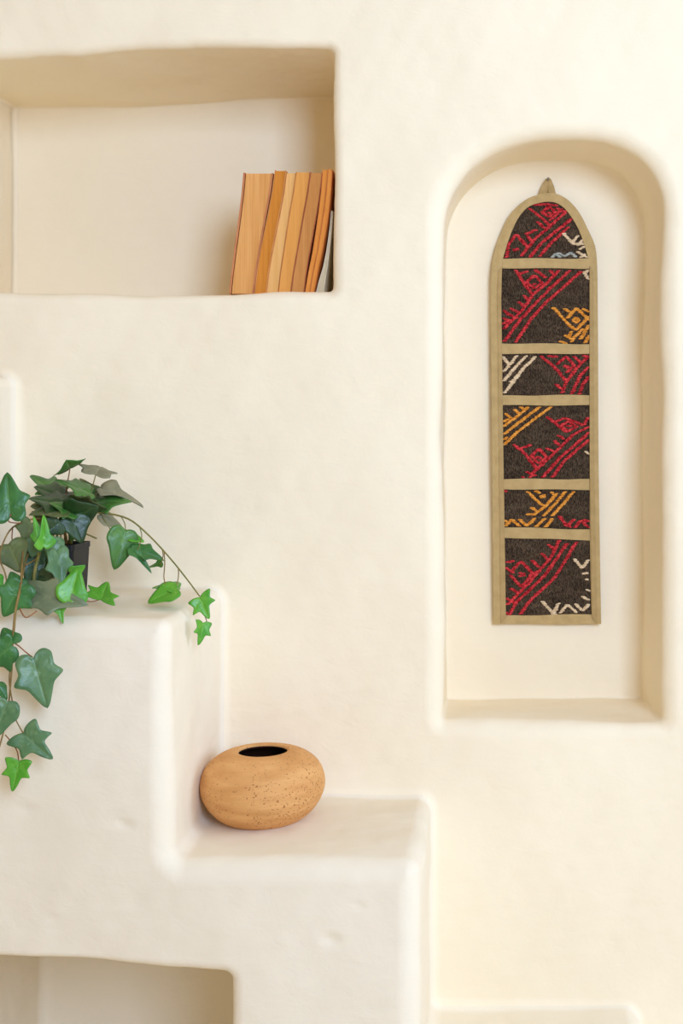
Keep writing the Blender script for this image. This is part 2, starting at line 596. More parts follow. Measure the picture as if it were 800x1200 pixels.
book('dull brown-paged book with a red-brown right cover, between amber and orange books', [446, 478, 514, 548], [516, 546, 584, 612], 144, 'brown', 'redc', cov=0.0013, front=0.0015)
book('thin orange booklet, left of the pair at the right end of the row', [520, 560, 592, 614], [544, 584, 618, 640], 128, 'orange', 'orangec', cov=0.0007)
book('thin orange booklet with curved pages, right of the end pair', [546, 586, 620, 642], [566, 610, 646, 663], 125, 'orange', 'orangec', cov=0.0007, front=-0.001)
book('thin grey-covered booklet squeezed between orange booklet and niche side', [576, 616, 642, 657], [618, 638, 655, 667], 345, 'greyp', 'grey', cov=0.0010, front=0.004)

# ------------------------------------------------------------------ woven wall hanging
TAPE = mixed('khaki_tape', srgb(172, 151, 110), srgb(184, 163, 122), 60, rough=0.85, bump=0.3, bscale=600, spec=0.15)
TAPE2 = mixed('khaki_tape_fold', srgb(162, 140, 100), srgb(174, 152, 112), 60, rough=0.85, bump=0.3, bscale=600, spec=0.15)
def yarn(name, c1, c2):
    return mixed(name, c1, c2, 230, rough=0.9, bump=0.4, bscale=900, spec=0.1)
YARN = dict(red=yarn('red_wool', srgb(138, 18, 34), srgb(216, 72, 80)), orange=yarn('gold_wool', srgb(190, 122, 40), srgb(230, 168, 84)),
            white=yarn('cream_wool', srgb(196, 176, 150), srgb(228, 212, 190)), blue=yarn('pale_blue_wool', srgb(140, 150, 156), srgb(176, 182, 184)))
def weave_mat():
    m, nt, b = mat_base('charcoal_weave')
    tc = nt.nodes.new('ShaderNodeTexCoord')
    mp = nt.nodes.new('ShaderNodeMapping'); mp.inputs['Scale'].default_value = (1, 1, 0.34)
    nt.links.new(tc.outputs['Object'], mp.inputs['Vector'])
    n1 = nt.nodes.new('ShaderNodeTexNoise'); n1.inputs['Scale'].default_value = 760; n1.inputs['Detail'].default_value = 2
    nt.links.new(mp.outputs['Vector'], n1.inputs['Vector'])
    cr = nt.nodes.new('ShaderNodeValToRGB')
    cr.color_ramp.elements[0].position = 0.35; cr.color_ramp.elements[1].position = 0.78
    cr.color_ramp.elements[0].color = srgb(40, 32, 26); cr.color_ramp.elements[1].color = srgb(104, 90, 78)
    nt.links.new(n1.outputs['Fac'], cr.inputs['Fac'])
    mp2 = nt.nodes.new('ShaderNodeMapping'); mp2.inputs['Scale'].default_value = (0.25, 1, 1)
    nt.links.new(tc.outputs['Object'], mp2.inputs['Vector'])
    n2 = nt.nodes.new('ShaderNodeTexNoise'); n2.inputs['Scale'].default_value = 90; n2.inputs['Detail'].default_value = 2
    nt.links.new(mp2.outputs['Vector'], n2.inputs['Vector'])
    mr = nt.nodes.new('ShaderNodeMapRange'); mr.inputs['From Min'].default_value = 0.3; mr.inputs['From Max'].default_value = 0.7
    mr.inputs['To Min'].default_value = 0.65; mr.inputs['To Max'].default_value = 1.15
    nt.links.new(n2.outputs['Fac'], mr.inputs['Value'])
    mx = nt.nodes.new('ShaderNodeMix'); mx.data_type = 'RGBA'; mx.blend_type = 'MULTIPLY'; mx.inputs['Factor'].default_value = 1
    nt.links.new(cr.outputs['Color'], mx.inputs['A']); nt.links.new(mr.outputs['Result'], mx.inputs['B'])
    nt.links.new(mx.outputs['Result'], b.inputs['Base Color'])
    b.inputs['Roughness'].default_value = 0.95; b.inputs['Specular IOR Level'].default_value = 0.1
    wv = nt.nodes.new('ShaderNodeTexWave'); wv.inputs['Scale'].default_value = 110; wv.bands_direction = 'X'; wv.inputs['Distortion'].default_value = 1.5
    nt.links.new(tc.outputs['Object'], wv.inputs['Vector'])
    bp = nt.nodes.new('ShaderNodeBump'); bp.inputs['Strength'].default_value = 0.5; bp.inputs['Distance'].default_value = 0.0015
    nt.links.new(wv.outputs['Fac'], bp.inputs['Height']); nt.links.new(bp.outputs['Normal'], b.inputs['Normal'])
    return m
WEAVE = weave_mat()

TD = DA - 0.012    # distance of the hanging's face
def tp(px, py, d=TD):
    return Vector(((px - VX) / F * TD, d, EYE - (py - VY) / F * TD))

def plate(name, outline, y0, y1, mat, parent, hole=None, bevel=0.0012):
    """flat shape given by a pixel outline, from depth y0 (front) to y1 (back), optionally with a hole of matching vertex count (ring)"""
    bm = bmesh.new()
    if hole is None:
        f = [bm.verts.new(tp(x, y, y0)) for x, y in outline]
        face = bm.faces.new(f)
        r = bmesh.ops.extrude_face_region(bm, geom=[face])
        vs = [g for g in r['geom'] if isinstance(g, bmesh.types.BMVert)]
        for v in vs: v.co.y = y1
        if bevel:
            es = [e for e in bm.edges if all(abs(v.co.y - y0) < 1e-6 for v in e.verts)]
            bmesh.ops.bevel(bm, geom=es, offset=bevel, segments=2, affect='EDGES', clamp_overlap=True)
    else:
        n = len(outline)
        closed = hole[1]
        inn = hole[0]
        mid = [((a[0] + b[0]) / 2, (a[1] + b[1]) / 2) for a, b in zip(outline, inn)]
        rows = [[bm.verts.new(tp(*p, y1)) for p in outline], [bm.verts.new(tp(*p, y0 + 0.001)) for p in outline],
                [bm.verts.new(tp(*p, y0)) for p in mid], [bm.verts.new(tp(*p, y0 + 0.001)) for p in inn], [bm.verts.new(tp(*p, y1)) for p in inn]]
        rows.append(rows[0])
        for a, b in zip(rows, rows[1:]):
            for k in range(n if closed else n - 1):
                bm.faces.new((a[k], a[(k + 1) % n], b[(k + 1) % n], b[k]))
        if not closed:
            for k in (0, n - 1):
                bm.faces.new([r[k] for r in rows[:-1]])
    return from_bm(name, bm, mat, parent, smooth=False)

hang = thing('woven_wall_hanging', 'arched charcoal woven hanging with red and gold embroidery and khaki binding in the arched niche', 'wall hanging', tuple(tp(641, 731, DA - 0.006)))
OUT = [(578, 731), (577.5, 650), (576.5, 540), (575.5, 430), (575, 350), (575.8, 315), (581, 289), (594, 257), (605, 243), (618, 233), (632, 228), (641, 226.5), (650, 227), (660, 231), (670, 239), (680, 252), (688, 268), (697, 289), (699.5, 315), (700, 360), (700.5, 430), (701, 540), (702.5, 640), (704, 731)]
INN = [(592.5, 730.8), (591.5, 650), (589.5, 540), (588, 430), (587, 350), (588, 312), (592, 293), (600, 270), (609.5, 252), (620, 242), (632, 238), (641, 236.6), (650, 237.6), (657, 241), (664, 247.5), (671.5, 258), (678, 270), (685, 289), (690, 312), (690.6, 360), (690.6, 430), (690.5, 540), (691, 640), (693, 730.8)]
def sm2(pts, n=3):
    return [(p.x, p.y) for p in catmull([Vector((a, b, 0)) for a, b in pts], n)]
OUTs, INNs = sm2(OUT), sm2(INN)
inset = [(o[0] * 0.7 + i[0] * 0.3, o[1] * 0.7 + i[1] * 0.3) for o, i in zip(OUTs, INNs)]
plate('backing', inset, TD + 0.004, TD + 0.007, TAPE2, hang, bevel=0)
plate('border_tape', OUTs, TD - 0.0035, TD + 0.006, TAPE, hang, hole=(INNs, False))
# folded inner edge of the tape on the straight sides
plate('tape_fold', [(586.2, 730.5), (584.6, 540), (582.6, 350), (583.3, 318), (588.2, 312), (587.2, 350), (589.7, 540), (592.7, 724)], TD - 0.0046, TD, TAPE2, hang, bevel=0.0006)
plate('tape_fold', [(690.4, 312), (694.6, 320), (695.2, 430), (696, 540), (699, 730.5), (693, 724), (690.5, 540), (690.4, 430)], TD - 0.0046, TD, TAPE2, hang, bevel=0.0006)
bands = [((588, 303), (690.5, 303.2), (690.5, 315), (588, 314.4)), ((586.5, 402.4), (691, 403.2), (691, 414.6), (586.5, 414.8)), ((588, 463.5), (691, 462.8), (691, 475), (588, 475)), ((588.5, 561), (691, 561.4), (691, 574), (588.5, 573.2)), ((590, 617.4), (691, 620.6), (691, 633), (590, 630)), ((586, 721.2), (700, 719.5), (701, 731), (586, 731))]
def sag(q):
    a, b, c, d = q
    top = [(a[0] + (b[0] - a[0]) * t / 8, a[1] + (b[1] - a[1]) * t / 8 + 0.5 * math.sin(t * 1.1 + a[1])) for t in range(9)]
    bot = [(c[0] + (d[0] - c[0]) * t / 8, c[1] + (d[1] - c[1]) * t / 8 + 0.4 * math.sin(t * 0.9 + a[1])) for t in range(9)]
    return top + bot
for q in bands:
    plate('cross_tape', sag(q), TD - 0.0030, TD + 0.004, TAPE, hang, bevel=0.0010)

def arch_panel():
    o = [(588, 305)] + [p for p in INNs if p[1] < 300] + [(691, 305)]
    return o
panels = [arch_panel(), [(586, 313), (691.5, 314), (691.5, 405), (586, 404)], [(587, 413), (691.5, 413), (691.5, 464), (587, 465)],
          [(588, 473.5), (691.5, 473.5), (691.5, 563), (588, 562.5)], [(588.5, 571.5), (691.5, 572.5), (691.5, 622), (588.5, 619)], [(590, 628.5), (692, 631.5), (694, 722), (591.5, 723)]]
ORIG = [195, 300, 400, 460, 560, 620]
STROKES = [
 dict(red=[[(268, 262), (330, 310), (400, 372)], [(300, 240), (385, 236), (440, 246)], [(345, 290), (388, 250), (430, 285), (390, 318), (350, 290)], [(545, 315), (440, 400), (340, 480), (270, 568)], [(505, 275), (400, 370), (300, 455), (215, 560)], [(510, 380), (400, 480), (330, 565)],
           [(125, 572), (135, 490), (185, 425), (235, 480), (262, 508)], [(245, 425), (310, 395)], [(315, 345), (360, 385)], [(255, 432), (282, 470)], [(168, 520), (195, 520)], [(172, 530), (192, 512)], [(440, 262), (480, 282)], [(380, 286), (400, 294)], [(470, 262), (440, 300), (395, 340)]],
      white=[[(475, 415), (540, 482)], [(572, 430), (535, 475)], [(540, 485), (605, 485)], [(600, 455), (572, 498)], [(562, 530), (632, 572)], [(612, 545), (588, 572)], [(612, 500), (580, 520)]],
      blue=[[(405, 568), (450, 540), (485, 562), (530, 538)], [(428, 545), (460, 570)], [(530, 545), (560, 568)]]),
 dict(red=[[(590, 95), (480, 195), (370, 290), (280, 390), (180, 540)], [(520, 90), (400, 200), (300, 300), (200, 410), (110, 535)], [(450, 90), (380, 165), (290, 240), (230, 330), (150, 410), (95, 470)], [(180, 85), (240, 180), (285, 238)], [(255, 95), (205, 112)], [(245, 165), (300, 120), (345, 165), (300, 205), (245, 165)], [(285, 175), (308, 175)], [(300, 85), (370, 135)], [(395, 90), (420, 115)],
           [(232, 243), (262, 282)], [(200, 285), (238, 318)], [(95, 325), (130, 360), (190, 392)], [(150, 328), (195, 352)], [(95, 380), (132, 402)], [(98, 425), (150, 398)]],
      orange=[[(415, 320), (470, 380), (530, 450)], [(560, 325), (505, 390)], [(560, 325), (642, 402)], [(558, 385), (575, 402), (558, 418), (542, 402), (558, 385)], [(525, 440), (560, 462), (642, 375)], [(642, 350), (600, 330)], [(485, 328), (520, 352)], [(642, 430), (585, 520)], [(642, 492), (615, 545)], [(488, 495), (530, 520)], [(458, 532), (495, 548)], [(530, 468), (512, 510)], [(600, 455), (545, 510), (530, 540)]],
      white=[[(608, 105), (640, 148)], [(638, 90), (612, 104)]]),
 dict(white=[[(190, 90), (105, 190)], [(250, 90), (180, 160), (105, 250)], [(305, 95), (220, 180), (130, 300), (110, 325)], [(100, 95), (135, 140)], [(205, 215), (150, 255)]],
      red=[[(335, 90), (400, 140), (450, 190), (495, 250)], [(385, 92), (440, 95)], [(440, 145), (495, 95), (548, 150), (500, 195)], [(485, 158), (510, 158)], [(488, 148), (508, 168)], [(545, 92), (590, 135)], [(635, 95), (560, 170), (500, 250), (470, 325)], [(635, 160), (580, 220), (530, 332)], [(638, 220), (600, 270), (578, 335)], [(436, 270), (470, 300)], [(480, 232), (512, 248)], [(600, 88), (632, 92)]]),
 dict(orange=[[(400, 90), (300, 165), (200, 240), (105, 330)], [(330, 90), (230, 165), (110, 260)], [(260, 90), (190, 150), (105, 210)], [(115, 130), (155, 162)], [(172, 104), (202, 132)], [(210, 88), (240, 108)], [(105, 180), (135, 168)], [(105, 298), (125, 278)]],
      red=[[(640, 215), (540, 262), (480, 325), (400, 400), (300, 492), (268, 532)], [(640, 250), (560, 320), (460, 405), (350, 530)], [(640, 295), (560, 360), (480, 432), (410, 532)], [(375, 150), (440, 200), (500, 250)], [(432, 182), (485, 160), (545, 178), (605, 205), (636, 155)], [(462, 210), (510, 180), (562, 212), (510, 242), (462, 210)], [(500, 210), (525, 210)], [(448, 265), (482, 292)], [(422, 300), (455, 332)],
           [(168, 325), (230, 372), (270, 422), (320, 482)], [(208, 350), (275, 328)], [(280, 395), (325, 350), (375, 402), (325, 445), (280, 395)], [(312, 408), (340, 408)], [(318, 398), (335, 416)], [(375, 348), (425, 372)], [(216, 525), (238, 532)], [(250, 495), (302, 522)]],
      white=[[(618, 365), (642, 388)]]),
 dict(orange=[[(255, 85), (310, 140), (355, 175)], [(335, 112), (365, 118)], [(345, 125), (358, 105)], [(405, 85), (425, 112), (380, 160)], [(440, 98), (370, 175), (300, 228), (255, 228)], [(490, 85), (430, 160), (355, 238)], [(545, 85), (480, 160), (410, 238)], [(282, 185), (315, 212)], [(305, 82), (335, 96)], [(118, 302), (155, 260), (205, 302)], [(205, 258), (250, 302), (302, 252)], [(362, 252), (308, 308)], [(412, 252), (368, 308)], [(112, 265), (130, 280)]],
      red=[[(455, 240), (500, 302), (545, 258)], [(552, 312), (590, 265), (638, 312)], [(505, 285), (520, 310)], [(610, 262), (636, 272)], [(110, 76), (124, 90)]]),
 dict(red=[[(455, 70), (400, 180), (330, 260), (250, 350), (150, 450), (125, 475)], [(500, 90), (440, 180), (370, 280), (280, 370), (190, 450), (140, 538)], [(560, 80), (490, 200), (420, 310), (320, 400), (260, 460), (210, 532)], [(385, 95), (425, 130)], [(345, 152), (380, 190)], [(285, 195), (325, 238)], [(155, 265), (215, 200), (290, 280), (215, 362), (148, 285)], [(205, 272), (238, 292)], [(205, 298), (236, 276)], [(120, 208), (170, 198)], [(115, 240), (165, 272)], [(148, 370), (205, 402)], [(120, 430), (175, 462)], [(118, 520), (150, 545)], [(270, 290), (320, 262)]],
      white=[[(545, 185), (600, 245)], [(636, 190), (598, 245)], [(600, 280), (648, 272)], [(620, 310), (648, 332)], [(628, 376), (648, 398)], [(600, 422), (648, 448)], [(345, 450), (420, 532)], [(450, 462), (420, 525)], [(460, 525), (505, 470), (562, 522)], [(555, 468), (600, 512), (645, 458)], [(405, 530), (440, 535)]]),
]
def inside_poly(poly, x, y):
    c = False
    n = len(poly)
    for i in range(n):
        x0, y0 = poly[i]; x1, y1 = poly[i - 1]
        if (y0 > y) != (y1 > y) and x < (x1 - x0) * (y - y0) / (y1 - y0) + x0:
            c = not c
    return c
def stitch(bm, c, ang, ln, w, h):
    ca, sa = math.cos(ang), math.sin(ang)
    prof = [(-1, 0.25), (-0.55, 0.9), (0.15, 1.0), (0.65, 0.85), (1, 0.25)]
    rings = []
    for t, s in prof:
        ring = []
        for k in range(5):
            a = math.pi * k / 4
            lx = t * ln; lz = math.cos(a) * w * s; ly = -math.sin(a) * h * (0.35 + 0.65 * s)
            ring.append(bm.verts.new((c.x + lx * ca - lz * sa, c.y + ly, c.z + lx * sa + lz * ca)))
        rings.append(ring)
    for a, b in zip(rings, rings[1:]):
        for k in range(4):
            bm.faces.new((a[k], a[k + 1], b[k + 1], b[k]))
    bm.faces.new(rings[0]); bm.faces.new(rings[-1][::-1])
PX = TD / F
names = dict(red='red_embroidery', orange='gold_embroidery', white='cream_embroidery', blue='pale_blue_embroidery')
for pi, (pl, y0, st) in enumerate(zip(panels, ORIG, STROKES)):
    pan = plate('woven_panel', pl, TD, TD + 0.0045, WEAVE, hang, bevel=0)
    lo_x, hi_x = (589.5, 690) if pi else (591, 689.5)
    for colr, strokes in st.items():
        bm = bmesh.new()
        for s in strokes:
            q = [(570 + a * 0.1875, y0 + b * 0.1875) for a, b in s]
            seg = []
            for a, b in zip(q, q[1:]):
                L = math.hypot(b[0] - a[0], b[1] - a[1])
                n = max(1, round(L / 2.9))
                for i in range(n):
                    t = (i + 0.5) / n
                    seg.append((a[0] + (b[0] - a[0]) * t, a[1] + (b[1] - a[1]) * t, math.atan2(-(b[1] - a[1]), b[0] - a[0])))
            for x, y, an in seg:
                if not inside_poly(pl, x, y) or not (lo_x < x < hi_x):
                    continue
                while an > math.pi / 2: an -= math.pi
                while an < -math.pi / 2: an += math.pi
                tilt = an * 0.25 + random.uniform(-0.15, 0.15)
                c = tp(x + random.uniform(-0.3, 0.3), y + random.uniform(-0.25, 0.25), TD + 0.0002)
                stitch(bm, c, tilt, random.uniform(2.5, 3.5) * PX, random.uniform(1.15, 1.55) * PX, 0.0026)
        e = from_bm(names[colr], bm, YARN[colr], pan)
        e['kind'] = 'stuff'
# hanging loop: a ribbon folded over the nail
bm = bmesh.new()
def ribbon(c0, c1, w0, w1, y, th=0.0016):
    pts_ = []
    for (cx, cy), w in ((c0, w0), ((c0[0] * 0.45 + c1[0] * 0.55 + (c0[0] - c1[0]) * 0.12, c0[1] * 0.45 + c1[1] * 0.55), (w0 + w1) * 0.55), (c1, w1)):
        pts_.append([tp(cx - w, cy, y), tp(cx + w, cy, y), tp(cx + w, cy, y + th), tp(cx - w, cy, y + th)])
    R_ = [[bm.verts.new(p) for p in r] for r in pts_]
    for a, b in zip(R_, R_[1:]):
        for k in range(4):
            bm.faces.new((a[k], a[(k + 1) % 4], b[(k + 1) % 4], b[k]))
    bm.faces.new(R_[0]); bm.faces.new(R_[-1])
ribbon((635.6, 230), (640.6, 209.6), 5.2, 1.6, TD - 0.001)
ribbon((647.2, 230), (643.6, 209.6), 4.6, 1.6, TD - 0.001)
from_bm('hanging_loop', bm, TAPE2, hang, smooth=False)

STEEL = mixed('dull_steel', (0.25, 0.23, 0.2, 1), (0.35, 0.33, 0.3, 1), 50, rough=0.4)
STEEL.node_tree.nodes['Principled BSDF'].inputs['Metallic'].default_value = 1
nail = thing('nail', 'small steel nail in the arched niche holding the woven hanging', 'nail', tuple(tp(642, 210.3, DA)))
bm = bmesh.new(); tube_bm(bm, [tp(642, 210.3, TD - 0.004), tp(642, 210.3, DA + 0.004)], 0.0011); from_bm('shank', bm, STEEL, nail)
bm = bmesh.new(); tube_bm(bm, [tp(642, 210.3, TD - 0.0052), tp(642, 210.3, TD - 0.004)], 0.0024, seg=10); from_bm('head', bm, STEEL, nail)

# ------------------------------------------------------------------ potted ivy
def leaf_mat(name, c1, c2, vein, rough=0.36, blue=0.8):
    c1, c2, vein = [(c[0] * 1.03, c[1], c[2] * blue, 1) for c in (c1, c2, vein)]
    m = mixed(name, c1, c2, 35, rough=rough, bump=0.25, bscale=160, spec=0.45)
    nt = m.node_tree; b = nt.nodes['Principled BSDF']
    src = b.inputs['Base Color'].links[0].from_socket
    at = nt.nodes.new('ShaderNodeAttribute'); at.attribute_name = 'vein'
    mx = nt.nodes.new('ShaderNodeMix'); mx.data_type = 'RGBA'
    mu = nt.nodes.new('ShaderNodeMath'); mu.operation = 'MULTIPLY'; mu.inputs[1].default_value = 0.55
    nt.links.new(at.outputs['Fac'], mu.inputs[0]); nt.links.new(mu.outputs[0], mx.inputs['Factor'])
    nt.links.new(src, mx.inputs['A']); mx.inputs['B'].default_value = vein
    nt.links.new(mx.outputs['Result'], b.inputs['Base Color'])
    return m
LM = dict(
    mid=leaf_mat('mid_green_leaf', srgb(36, 92, 50), srgb(58, 118, 66), srgb(88, 140, 88)),
    green=leaf_mat('green_leaf', srgb(52, 104, 50), srgb(74, 126, 64), srgb(100, 146, 86)),
    dark=leaf_mat('dark_green_leaf', srgb(28, 58, 32), srgb(44, 78, 44), srgb(56, 90, 56)),
    bright=leaf_mat('bright_green_leaf', srgb(66, 146, 42), srgb(94, 168, 60), srgb(124, 188, 84)),
    teal=leaf_mat('blue_green_leaf', srgb(62, 106, 80), srgb(90, 130, 102), srgb(112, 148, 120)),
    grey=leaf_mat('grey_green_leaf', srgb(92, 112, 88), srgb(116, 132, 106), srgb(132, 146, 120), 0.5, 1.0),
    olive=leaf_mat('olive_underside_leaf', srgb(64, 84, 50), srgb(88, 104, 68), srgb(110, 124, 88), 0.55),
    pale=leaf_mat('pale_olive_leaf', srgb(112, 118, 94), srgb(136, 140, 114), srgb(150, 154, 128), 0.55, 1.1),
)
SHAPES = dict(
    A=[(0.0, 0.0), (0.13, -0.10), (0.30, -0.12), (0.45, -0.02), (0.46, 0.12), (0.46, 0.24), (0.62, 0.40), (0.50, 0.48), (0.34, 0.56), (0.22, 0.74), (0.10, 0.92), (0.0, 1.0)],
    B=[(0.0, 0.0), (0.14, -0.08), (0.34, -0.06), (0.62, 0.10), (0.46, 0.24), (0.30, 0.36), (0.24, 0.52), (0.17, 0.72), (0.08, 0.92), (0.0, 1.0)],
    C=[(0.0, 0.0), (0.16, -0.05), (0.36, -0.05), (0.54, 0.05), (0.62, 0.22), (0.60, 0.36), (0.44, 0.52), (0.28, 0.74), (0.13, 0.92), (0.0, 1.0)],
    E=[(0.0, 0.0), (0.12, -0.06), (0.34, -0.10), (0.60, -0.06), (0.50, 0.14), (0.46, 0.26), (0.62, 0.48), (0.44, 0.50), (0.26, 0.54), (0.17, 0.76), (0.07, 0.95), (0.0, 1.0)],
)
VEINS = {'A': [(0.62, 0.40), (0.45, -0.02)], 'B': [(0.62, 0.10)], 'C': [(0.56, 0.30), (0.50, 0.0)], 'E': [(0.62, 0.48), (0.6, -0.06)]}
def seg_d(px, py, ax_, ay_, bx, by):
    t = max(0, min(1, ((px - ax_) * (bx - ax_) + (py - ay_) * (by - ay_)) / max(1e-9, (bx - ax_) ** 2 + (by - ay_) ** 2)))
    return math.hypot(px - ax_ - t * (bx - ax_), py - ay_ - t * (by - ay_))

ivy = thing('potted_ivy', 'trailing ivy in a small black square pot on the upper ledge', 'potted plant', tuple(P(66, 700, 1.77)))
ivy.location.z = Z_SHELF1 + 0.0015
bpy.context.view_layer.update()

def leaf(kind, base, tip, side, dist, dM=0.0, dS=0.0, mat='mid', fold=0.12, curl=0.12, wave=0.03):
    """base, tip: pixel positions of petiole joint and leaf tip; side: pixel offset of the right-hand lobe tip; dM, dS: how far tip and lobe lie behind the base"""
    B = P(base[0], base[1], dist)
    T = P(tip[0], tip[1], dist + dM)
    M = (T - B) * 1.06
    S = (P(base[0] + side[0], base[1] + side[1], dist + dS) - B) / 0.62 * 1.10
    N = S.cross(M)
    N.normalize()
    if N.y > 0: N = -N          # upper face looks into the room
    size = 0.5 * (M.length + S.length)
    half = catmull([Vector((a, b, 0)) for a, b in SHAPES[kind]], 3)
    ol = [(p.x, p.y) for p in half] + [(-p.x, p.y) for p in half[-2:0:-1]]
    n = len(ol)
    cx, cy = 0.0, 0.30
    ph = random.uniform(0, 6.28)
    asym = random.uniform(-0.06, 0.06)
    verts, vein = [], []
    fr = [0.0, 0.2, 0.4, 0.6, 0.8, 1.0]
    def h(u, v):
        r2 = u * u + (v - 0.3) ** 2
        a = math.atan2(u, v - 0.1)
        dv = min([seg_d(abs(u), v, 0, 0, a_, b_) for a_, b_ in VEINS[kind]] + [abs(u) if v > -0.02 else 1])
        ve = math.exp(-(dv / 0.035) ** 2)
        hh = fold * abs(u) * 0.9 - curl * r2 + wave * math.sin(3 * a + ph) * math.sqrt(r2) * 1.6 + 0.020 * ve * -1
        return hh, ve
    for f in fr:
        for (a, b) in (ol if f > 0 else [(cx, cy)]):
            u = cx + (a - cx) * f; v = cy + (b - cy) * f
            u2 = u + asym * v * v
            hh, ve = h(u, v)
            verts.append(B + S * u2 + M * v + N * (hh * size))
            vein.append(ve * (0.4 if f > 0.75 else 1))
    faces = [(0, 1 + k, 1 + (k + 1) % n) for k in range(n)]
    for i in range(1, len(fr) - 1):
        o0 = 1 + (i - 1) * n; o1 = o0 + n
        for k in range(n):
            faces.append((o0 + k, o1 + k, o1 + (k + 1) % n, o0 + (k + 1) % n))
    me = bpy.data.meshes.new('leaf')
    me.from_pydata([tuple(v) for v in verts], [], faces)
    at = me.attributes.new('vein', 'FLOAT', 'POINT')
    at.data.foreach_set('value', vein)
    for p in me.polygons: p.use_smooth = True
    o = link('leaf', me, LM[mat], ivy)
    so = o.modifiers.new('thickness', 'SOLIDIFY'); so.thickness = 0.0007; so.offset = 0
    return o

STEMG = mixed('brown_stem', srgb(118, 98, 58), srgb(142, 122, 76), 60, rough=0.7)
STEMY = mixed('green_stem', srgb(108, 112, 58), srgb(138, 130, 74), 60, rough=0.7)
STEMR = mixed('russet_stem', srgb(126, 82, 52), srgb(148, 100, 66), 60, rough=0.7)
def stem(pts, r0, r1=None, mat=STEMG):
    bm = bmesh.new()
    tube_bm(bm, catmull([P(*p) for p in pts], 5), r0, r1)
    return from_bm('stem', bm, mat, ivy)

# pot
POTM = mixed('black_plastic', srgb(20, 20, 24), srgb(28, 28, 32), 30, rough=0.5, spec=0.25)
SOILM = mixed('dark_soil', srgb(48, 36, 26), srgb(80, 62, 44), 120, rough=1.0, bump=0.8, bscale=200)
pc = P(66, 700, 1.77); pc.z = Z_SHELF1 + 0.0015
def sq_ring(w, r, n=5):
    out = []
    for cx_, cy_, a0 in ((1, 1, 0), (-1, 1, 90), (-1, -1, 180), (1, -1, 270)):
        for k in range(n):
            a = math.radians(a0 + 90 * k / (n - 1))
            out.append((cx_ * (w - r) + r * math.cos(a), cy_ * (w - r) + r * math.sin(a)))
    return out
bm = bmesh.new()
rows = []
for w, z in ((0.0335, 0.0), (0.0345, 0.001), (0.0375, 0.074), (0.0385, 0.0745), (0.0385, 0.0825), (0.0365, 0.0825), (0.0355, 0.070)):
    rows.append([bm.verts.new((pc.x + a, pc.y + b, pc.z + z)) for a, b in sq_ring(w, 0.006)])
for a, b in zip(rows, rows[1:]):
    for k in range(len(a)):
        bm.faces.new((a[k], a[(k + 1) % len(a)], b[(k + 1) % len(a)], b[k]))
bm.faces.new(rows[0][::-1])
from_bm('pot', bm, POTM, ivy, smooth=False)
bm = bmesh.new()
ctr = bm.verts.new((pc.x, pc.y, pc.z + 0.076)); ring = [bm.verts.new((pc.x + a, pc.y + b, pc.z + 0.071)) for a, b in sq_ring(0.036, 0.006)]
for k in range(len(ring)): bm.faces.new((ctr, ring[k], ring[(k + 1) % len(ring)]))
from_bm('soil', bm, SOILM, ivy)

# stems (px, py, distance)
HD = 1.555
stem([(66, 640, 1.77), (70, 615, 1.765), (90, 603, 1.755), (118, 601, 1.745), (150, 608, 1.74), (175, 628, 1.735), (200, 655, 1.73), (220, 680, 1.725), (234, 699, 1.72)], 0.0016, 0.0010, STEMY)
stem([(62, 640, 1.765), (58, 618, 1.74), (42, 610, 1.71), (29, 634, 1.665), (26, 660, 1.625), (24, 686, 1.585), (18, 715, HD), (15, 745, HD), (14, 780, HD), (12, 805, HD), (10, 825, HD), (6, 850, HD), (-2, 880, HD)], 0.0014, 0.0010, STEMG)
stem([(60, 640, 1.765), (50, 638, 1.71), (34, 648, 1.665), (27, 672, 1.62), (24, 692, 1.59), (19, 715, HD + .004), (16, 748, HD + .004), (12, 782, HD + .004), (11, 800, HD), (15, 825, HD), (18, 842, HD), (27, 859, HD)], 0.0011, 0.0008, STEMG)
stem([(64, 638, 1.765), (58, 612, 1.73), (40, 608, 1.69), (15, 618, 1.66), (3, 638, 1.64), (0, 655, 1.63), (6, 672, 1.62), (9, 690, 1.61)], 0.0014, 0.0009, STEMG)
stem([(36, 612, 1.68), (22, 613, 1.65), (10, 611, 1.63), (13, 603, 1.62)], 0.0009, 0.0008, STEMR)
stem([(15, 617, 1.66), (14, 630, 1.655), (16, 640, 1.65)], 0.0008, 0.0008, STEMR)
stem([(75, 637, 1.77), (78, 600, 1.775), (78, 575, 1.77), (82, 549, 1.765)], 0.0010, 0.0008, STEMR)
stem([(79, 637, 1.77), (95, 600, 1.77), (106, 577, 1.765), (112, 557, 1.755)], 0.0010, 0.0008, STEMY)
stem([(72, 637, 1.77), (70, 606, 1.775), (74, 584, 1.78)], 0.0010, 0.0008, STEMR)
stem([(80, 637, 1.77), (100, 596, 1.78), (121, 574, 1.79)], 0.0010, 0.0008, STEMY)
stem([(83, 637, 1.765), (82, 625, 1.76), (82, 610, 1.75)], 0.0030, 0.0022, STEMY)
stem([(78, 637, 1.765), (75, 622, 1.75), (66, 612, 1.74)], 0.0026, 0.0016, STEMG)
stem([(84, 627, 1.745), (96, 625, 1.74), (104, 627, 1.735), (113, 631, 1.73)], 0.0010, 0.0012, STEMY)
stem([(120, 606, 1.745), (128, 618, 1.735), (131, 625, 1.73)], 0.0007, 0.0007, STEMY)
stem([(141, 604, 1.742), (146, 613, 1.74), (147, 621, 1.735)], 0.0007, 0.0007, STEMY)
stem([(164, 619, 1.737), (166, 628, 1.735), (163, 640, 1.73), (160, 648, 1.73)], 0.0007, 0.0007, STEMY)
